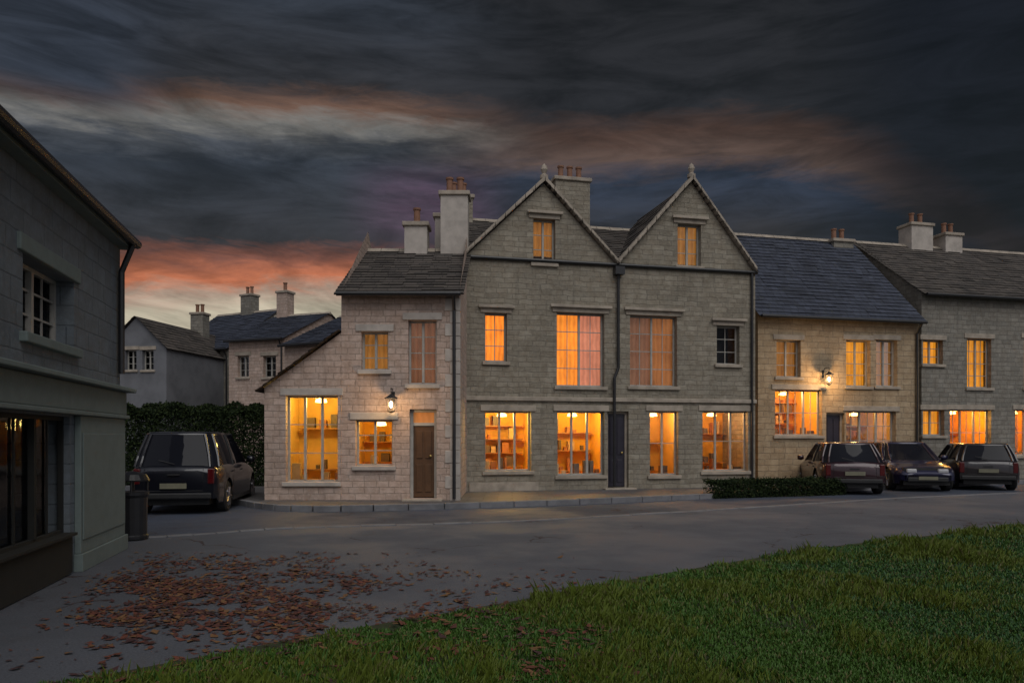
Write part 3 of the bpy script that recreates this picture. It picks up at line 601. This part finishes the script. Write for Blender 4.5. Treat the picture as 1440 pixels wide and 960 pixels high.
q = MB(); q.tube([(va,-.14,zv-.1),(va,-.09,zv-.4),(va,-.09,3.6),(va-.12,-.09,3.3),(va-.12,-.09,.2)], .045, 8); q.box(va-.14,va+.14,-.25,-.03,zv-.28,zv-.06); q.build('drainpipe', IRON, d.root)
chimney(d.root, d.u(850)[0]-.1, 3.0, za1-1.6, za1+1.1, 1.15, .7, STONE, 3); chimney(d.root, d.w-.45, 3.75, za1-1.2, za1+.75, .9, .7, STONE, 2); chimney(d.root, .45, 3.75, za1-1.2, za1+.55, .8, .7, STONE, 2)

# ------------------------------------------------------------------ slate roofed house
e = Facade(at(1066,0,23.6)[:2], at(1292,0,25.0)[:2], 'slate_roofed_house', label='stone house with dark blue slate roof right of the twin gables', cat='house')
ze = e.z(1180,440); op = [e.rect(1092,1126,478,530), e.rect(1190,1224,478,543), e.rect(1232,1262,478,543), e.rect(1090,1156,548,612), e.rect(1190,1260,578,640), (e.u(1160)[0]+.05, e.u(1184)[0]+.1, .16, e.z(1170,580))]
e.wall(STONEW, [(0,ze),(e.w,ze)], op, depth=7, side_top=(ze, e.z(1180,318)))
gable_roof(e, 0, e.w, ze, e.z(1180,318)+.55, 7, SLATE)
window(e.root, op[0], 2, 3, em=YDIM); window(e.root, op[1], 2, 4, em=YEL); window(e.root, op[2], 2, 4, em=YDIM)
window(e.root, op[3], 3, 2, 'shop', light=55, col=(1,.62,.26), part='shop_window'); window(e.root, op[4], 3, 3, 'shop', light=20, col=(1,.6,.2), part='shop_window'); door(e.root, op[5], DOORR)
lantern(e.root, e.u(1140)[0]+.45, e.z(1140,540)+.1, 60); chimney(e.root, e.w-.5, 3.5, ze+1.6, ze+3.3, .85, .7, STONE3, 2)

# ------------------------------------------------------------------ end house at right
h = Facade(at(1296,0,25.6)[:2], at(1560,0,27.5)[:2], 'end_terrace_house', label='grey stone house at the right edge with amber lit ground floor', cat='house')
ze = h.z(1370,412); op = [h.rect(1298,1326,478,512), h.rect(1360,1394,476,545), h.rect(1298,1328,576,612), h.rect(1336,1394,576,640), h.rect(1428,1480,576,640), h.rect(1440,1475,476,545)]
h.wall(STONE3, [(0,ze),(h.w,ze)], op, depth=7, side_top=(ze, h.z(1370,322)+.4)); gable_roof(h, 0, h.w, ze, h.z(1370,326)+.4, 7, TILE)
window(h.root, op[0], 2, 3, em=YEL); window(h.root, op[1], 2, 4, em=YEL); window(h.root, op[2], 2, 2, em=YEL)
for o in op[3:5]: window(h.root, o, 3, 2, 'shop', light=50, col=(1,.55,.12), part='shop_window')
window(h.root, op[5], 2, 4, em=YDIM)
chimney(h.root, 2.9, 3.5, ze+1.6, ze+3.3, 1.0, .7, PALEDRESS, 2); chimney(h.root, h.u(1432)[0]+.3, 3.5, ze+1.4, ze+3.0, .8, .7, PALEDRESS, 2)

# one more house closing the terrace, and a far wood on the horizon
A, B = at(1562,0,28.2)[:2], at(1800,0,30)[:2]
simple_house(A, B, 6.0, 8.8, 'terrace_house', 'stone house beyond the right end of the terrace', STONEW, SLATE, loc_open(A, B, [((1600,1640,480,540),dk),((1690,1730,480,540),dk),((1600,1660,580,640),dk)]), chim=[(.6,3.5,7.5,10,.8,.6,STONE3,2)])
WM = []
for c_ in [(.02,.024,.02),(.03,.03,.022),(.016,.018,.018)]:
    m, b = mat('wood_leaf'); b.inputs['Base Color'].default_value = (*c_,1); b.inputs['Roughness'].default_value = .95; WM.append(m)
b = MB()
for i in range(420):
    a_ = -1.35+2.7*i/420+rnd.uniform(-.004,.004); rr_ = rnd.uniform(110,135); hh_ = rnd.uniform(5,8.5); cx_, cy_ = rr_*math.sin(a_), rr_*math.cos(a_); wr_ = rnd.uniform(1.8,3.4)
    for j in range(90):
        v_ = Vector((rnd.gauss(0,1),rnd.gauss(0,1),rnd.gauss(0,1))).normalized()*rnd.uniform(.5,1); q = Vector((cx_+v_.x*wr_, cy_+v_.y*wr_, hh_*.55+v_.z*hh_*.48))
        a, c_ = Vector((rnd.gauss(0,1),rnd.gauss(0,1),rnd.gauss(0,1))).normalized()*.6, Vector((rnd.gauss(0,1),rnd.gauss(0,1),rnd.gauss(0,1))).normalized()*.45
        b.m = rnd.randrange(3); b.quad(q-a, q+c_, q+a, q-c_)
tag(rawbuild(b, 'far_wood', WM), 'dark far wood low on the horizon behind the houses', 'woodland', kind='stuff')
# ------------------------------------------------------------------ cars
TYRE = plain('tyre_rubber', (.015,.015,.015), .85, bmp=0); RIM = plain('alloy', (.35,.35,.37), .35, .9, bmp=0)
REDL = plain('tail_lens', (.09,.006,.008), .2, bmp=0); HEADL = plain('headlamp_lens', (.5,.5,.52), .1, bmp=0); PLATE = plain('plate_plastic', (.20,.19,.13), .5, bmp=0)
CARGL, cb = mat('car_glass'); cb.inputs['Base Color'].default_value = (.012,.013,.018,1); cb.inputs['Roughness'].default_value = .04; cb.inputs['Specular IOR Level'].default_value = .15
PLAST = plain('black_trim', (.02,.02,.02), .6, bmp=0)
def paint(name, c):
    m, b = mat(name); b.inputs['Base Color'].default_value = (*c,1); b.inputs['Roughness'].default_value = .32; b.inputs['Metallic'].default_value = .3; b.inputs['Coat Weight'].default_value = .8
    lk(MIX(SM(noise_t(coords(), 3, 6), .4, .8), c, tuple(x*.7+.008 for x in c)), b.inputs['Base Color']); return m
def interp(P, x):
    if x <= P[0][0]: return P[0][1]
    for (a, va_), (c_, vc) in zip(P, P[1:]):
        if x <= c_: t = (x-a)/(c_-a); return va_+(vc-va_)*t
    return P[-1][1]
def car(pm, label, L=4.3, Wd=1.78, Hh=1.46, style='hatch', group='parked cars'):
    root = empty('parked_car', label=label, cat='car', group=group); hl = L/2; hw = Wd/2; wr = .33; wf, wb = hl-.85, -hl+.8; belt = .92 if Hh < 1.6 else 1.02
    top = [(-hl,belt-.12),(-hl+.08,belt-.02),(-hl+.4,belt+.02),(hl-1.45,belt),(hl-1.1,belt-.05),(hl-.35,belt-.2),(hl-.08,belt-.32),(hl,.52)]
    width = [(-hl,hw*.84),(-hl+.12,hw*.93),(-hl+.5,hw),(hl-.8,hw),(hl-.3,hw*.93),(hl-.08,hw*.82),(hl,hw*.7)]
    n = 96; st = [-hl+L*i/n for i in range(n+1)]; b = MB(); rings = []
    for x in st:
        zb = .24
        if abs(x+hl) < .1 or abs(x-hl) < .1: zb = .34
        for xw in (wf, wb):
            q = (wr+.07)**2-(x-xw)**2
            if q > 0: zb = max(zb, wr+math.sqrt(q))
        t = interp(top, x); w = interp(width, x); zb = min(zb, t-.08); zm = max(zb+.01, t-.26)
        prof = [(w*.985, zb), (w*1.005, max(zb, .5) if zb < .5 else zb+.005), (w, zm), (w*.975, t-.10 if t-.10 > zm else zm+.005), (w*.90, t-.02), (w*.6, t+.012), (0, t+.02)]
        ring = [(x,-y,z) for y, z in prof]+[(x,y,z) for y, z in reversed(prof[:-1])]; rings.append(len(b.v)); b.v += ring
    m_ = len(ring)
    for i, j in zip(rings, rings[1:]):
        for t in range(m_-1): b.f.append((i+t, i+t+1, j+t+1, j+t)); b.mi.append(0)
    for i in (rings[0], rings[-1]): b.f.append(tuple(range(i, i+m_))); b.mi.append(0)
    body = b.build('body', pm, root, smooth=True); body.data.set_sharp_from_angle(angle=R(38)) if hasattr(body.data, 'set_sharp_from_angle') else None
    u = MB(); u.box(-hl+.12,hl-.12,-hw+.26,hw-.26,.2,.7); u.build('underbody', PLAST, root)
    # greenhouse
    x0, x1 = (-hl+.12, hl-1.25); r0, r1 = (-hl+.55, hl-2.05) if style == 'hatch' else (-hl+.32, hl-2.0)
    bw_, rw = hw*.90, hw*.70; zb, zr = belt-.03, Hh
    def sec(t, k):   # t: 0 belt..1 roof
        s_ = t**.85; a = x0+(r0-x0)*s_; c_ = x1+(r1-x1)*s_; w = bw_+(rw-bw_)*t**1.3; z = zb+(zr-.05-zb)*t
        return [(c_, -w*.80, z), (c_+.07*(1-t)+.03, 0, z), (c_, w*.80, z), (c_-.16, w, z), ((a+c_)/2, w*1.01, z), (a+.14, w, z), (a, w*.82, z), (a-.04, 0, z), (a, -w*.82, z), (a+.14, -w, z), ((a+c_)/2, -w*1.01, z), (c_-.16, -w, z)]
    g = MB(); rr = []
    for t in (0, .33, .66, 1): rr.append(len(g.v)); g.v += sec(t, 0)
    for i, j in zip(rr, rr[1:]):
        for t in range(12): g.f.append((i+t, i+(t+1)%12, j+(t+1)%12, j+t)); g.mi.append(0)
    g.build('window_glass', CARGL, root, smooth=True)
    r = MB(); s1 = sec(1, 0); cxm = sum(p[0] for p in s1)/12
    for zz, k_ in ((zr-.06,1.01),(zr-.025,1.0),(zr-.005,.93),(zr+.012,.7)):
        r.v += [(cxm+(p[0]-cxm)*k_, p[1]*k_, zz) for p in s1]
    for q in range(3):
        for t in range(12): r.f.append((q*12+t, q*12+(t+1)%12, q*12+12+(t+1)%12, q*12+12+t)); r.mi.append(0)
    r.f.append(tuple(range(36,48))); r.mi.append(0); r.build('roof', pm, root, smooth=True)
    for k_ in (0, 3, 5, 6, 8, 9, 11, 2):
        p = MB(); pts = [Vector(sec(t, 0)[k_]) for t in (0,.33,.66,1)]; p.tube(pts, .03, 6); p.build('pillar', pm, root)
    for s_ in (-1, 1):
        p = MB(); pts = [((x0+x1)/2-.1, s_*(bw_+(rw-bw_)*t**1.3)*1.012, zb+(zr-.05-zb)*t) for t in (0,.33,.66,1)]; p.tube(pts, .028, 6); p.build('pillar', PLAST, root)
        mr = MB(); mr.lathe([(.0,-.1),(.07,-.08),(.09,0),(.07,.09),(0,.1)], (x1-.35, s_*(hw+.09), belt+.06), 10, 'y'); mr.build('mirror', pm, root, smooth=True)
        hd = MB(); hd.box(hl-.22,hl-.02,s_*hw*.48-.14,s_*hw*.48+.14,.56,.68); hd.build('headlight', HEADL, root, bevel=.03)
        tl = MB(); tl.box(-hl-.015,-hl+.1,s_*hw*.78-.07,s_*hw*.78+.06,belt-.38,belt-.06); tl.build('tail_light', REDL, root, bevel=.02)
        dl = MB(); dl.box(-.1,.0,s_*(hw+.004)-.008,s_*(hw+.004)+.008,belt-.17,belt-.14); dl.box(-1.05,-.92,s_*(hw+.004)-.008,s_*(hw+.004)+.008,belt-.17,belt-.14); dl.build('door_handle', PLAST, root)
        sk = MB(); sk.box(wb+.42,wf-.42,s_*(hw-.01)-.02,s_*(hw-.01)+.02,.22,.30); sk.build('sill', PLAST, root)
        for xw in (wf, wb):
            w_ = empty('wheel'); w_.parent = root; w_.location = (xw, s_*(hw-.12), wr)
            t_ = MB(); t_.lathe([(.20,-.1),(.29,-.11),(wr,-.08),(wr,.08),(.29,.11),(.20,.1)], (0,0,0), 26, 'y'); t_.build('tyre', TYRE, w_, smooth=False)
            q = MB(); q.lathe([(.21,-.105),(.20,-.07),(.19,0),(.20,.07),(.21,.105)], (0,0,0), 20, 'y')
            for kk in range(5):
                a = kk*2*math.pi/5; q.tube([(.03*math.cos(a),s_*.10,.03*math.sin(a)),(.2*math.cos(a),s_*.11,.2*math.sin(a))], .026, 5)
            q.build('rim', RIM, w_)
    sm = MB(); yy_ = hw*.62
    sm.tube([(-hl+.02,-yy_,belt-.06),(-hl-.004,-yy_,belt-.2),(-hl-.004,-yy_,.5),(-hl-.004,yy_,.5),(-hl-.004,yy_,belt-.2),(-hl+.02,yy_,belt-.06)], .006, 5); sm.box(-hl-.03,-hl,-.12,.12,belt-.20,belt-.17); sm.build('boot_seam', PLAST, root)
    wp = MB(); wp.tube([(x0-.06,0,zb+.06),(x0-.02,.32,zb+.14)], .009, 5); wp.build('wiper', PLAST, root)
    wp = MB(); wp.tube([(r0+.15,0,Hh),(r0-.02,0,Hh+.2)], .006, 5); wp.build('aerial', PLAST, root)
    bp = MB(); bp.box(-hl-.03,-hl+.2,-hw*.8,hw*.8,.33,.46); bp.build('bumper', PLAST, root, bevel=.03); bp = MB(); bp.box(hl-.2,hl+.02,-hw*.62,hw*.62,.3,.44); bp.build('bumper', PLAST, root, bevel=.03)
    for xx in (-hl-.035, hl+.022):
        p = MB(); p.box(min(xx,xx+.012),max(xx,xx+.012),-.26,.26,.36,.46) if xx > 0 else p.box(xx-.008,xx,-.26,.26,.55,.66); p.build('number_plate', PLATE, root)
    return root
c1 = car(paint('black_car_paint', (.005,.006,.012)), 'black tall estate car parked beside the near shop, left of the lit corner shop', L=4.4, Wd=1.85, Hh=1.72, style='suv')
p = at(292,0,17.4); c1.location = (p[0]-.15, p[1], 0); c1.rotation_euler.z = R(99)
c2 = car(paint('dark_red_paint', (.030,.008,.014)), 'dark red hatchback parked in front of the slate-roofed house')
p = at(1178,0,22.6); c2.location = (p[0], p[1], .0); c2.rotation_euler.z = R(78)
c3 = car(paint('navy_paint', (.014,.014,.05)), 'navy car parked right of the dark red hatchback', L=4.1)
p = at(1268,0,23.9); c3.location = (p[0], p[1]-.2, .0); c3.rotation_euler.z = R(-101)
c4 = car(paint('brown_black_paint', (.014,.011,.014)), 'dark brown car in front of the grey end house', L=4.5, Hh=1.42, style='estate')
p = at(1362,0,24.4); c4.location = (p[0], p[1]-.1, .0); c4.rotation_euler.z = R(70)

# ------------------------------------------------------------------ hedges, planting, bin, bollards
def leafmat(name, c):
    m, b = mat(name); b.inputs['Base Color'].default_value = (*c,1); b.inputs['Roughness'].default_value = .9; b.inputs['Specular IOR Level'].default_value = .1; return m
HM = [leafmat('hedge_leaf', (.022,.035,.014)), leafmat('hedge_leaf', (.035,.05,.018)), leafmat('hedge_leaf', (.014,.022,.012))]
def hedge(p0, p1, wd, ht, nl, name, label, z0=.12, r=.035):
    p0, p1 = Vector(p0), Vector(p1); d_ = (p1-p0); L = d_.length; root = empty(name, (*p0, z0), math.atan2(d_.y, d_.x), label=label, cat='hedge')
    b = MB()
    for i in range(nl):
        x, y, z = rnd.uniform(0,L), rnd.uniform(-1,1), rnd.uniform(.0,1); face = rnd.random()
        if face < .40: y = -1
        elif face < .8: z = 1
        bump_ = 1+.18*noise.noise(Vector((x*1.3, y*2, z*2))); q = Vector((x, y*wd/2*bump_, z*ht*bump_))+Vector((rnd.gauss(0,.02),rnd.gauss(0,.03),rnd.gauss(0,.03)))
        a, c_ = Vector((rnd.gauss(0,1),rnd.gauss(0,1),rnd.gauss(0,1))).normalized()*r, Vector((rnd.gauss(0,1),rnd.gauss(0,1),rnd.gauss(0,1))).normalized()*r*.6
        b.m = rnd.randrange(3); b.quad(q-a, q+c_, q+a, q-c_)
    me = rawbuild(b, 'foliage', HM); me.parent = root
    s_ = MB()
    for i in range(int(L/.35)): x = .2+i*.35; s_.tube([(x,0,0),(x+.05,.03,ht*.5),(x-.03,0,ht*.85)], [.025,.02,.01], 6)
    s_.build('stems', plain('hedge_wood', (.03,.025,.02), .9, bmp=0), root); return root
p, q = at(996,0,19.6), at(1180,0,20.9)
hedge(p[:2], q[:2], .55, .42, 16000, 'low_hedge', 'low dark clipped hedge on the kerb in front of the red hatchback', z0=.0)
p, q = at(172,0,23), at(385,0,23)
hedge(p[:2], q[:2], .9, 2.3, 42000, 'tall_hedge', 'tall dark hedge behind the black estate car', r=.05)
t = empty('litter_bin', (at(186,0,10.9)[0], 10.9, .1), label='black litter bin standing at the far corner of the near shop', cat='bin')
b = MB(); b.lathe([(.20,0),(.22,.02),(.22,.06),(.20,.08),(.21,.62),(.23,.66),(.23,.70),(.21,.71)], seg=20); b.build('body', IRON, t)
b = MB(); b.lathe([(.235,.86),(.24,.88),(.19,.96),(.06,1.0),(.0,1.01)], seg=20)
for i in range(4): a = i*math.pi/2+.4; b.tube([(.2*math.cos(a),.2*math.sin(a),.70),(.2*math.cos(a),.2*math.sin(a),.88)], .015, 6)
b.build('lid', IRON, t)
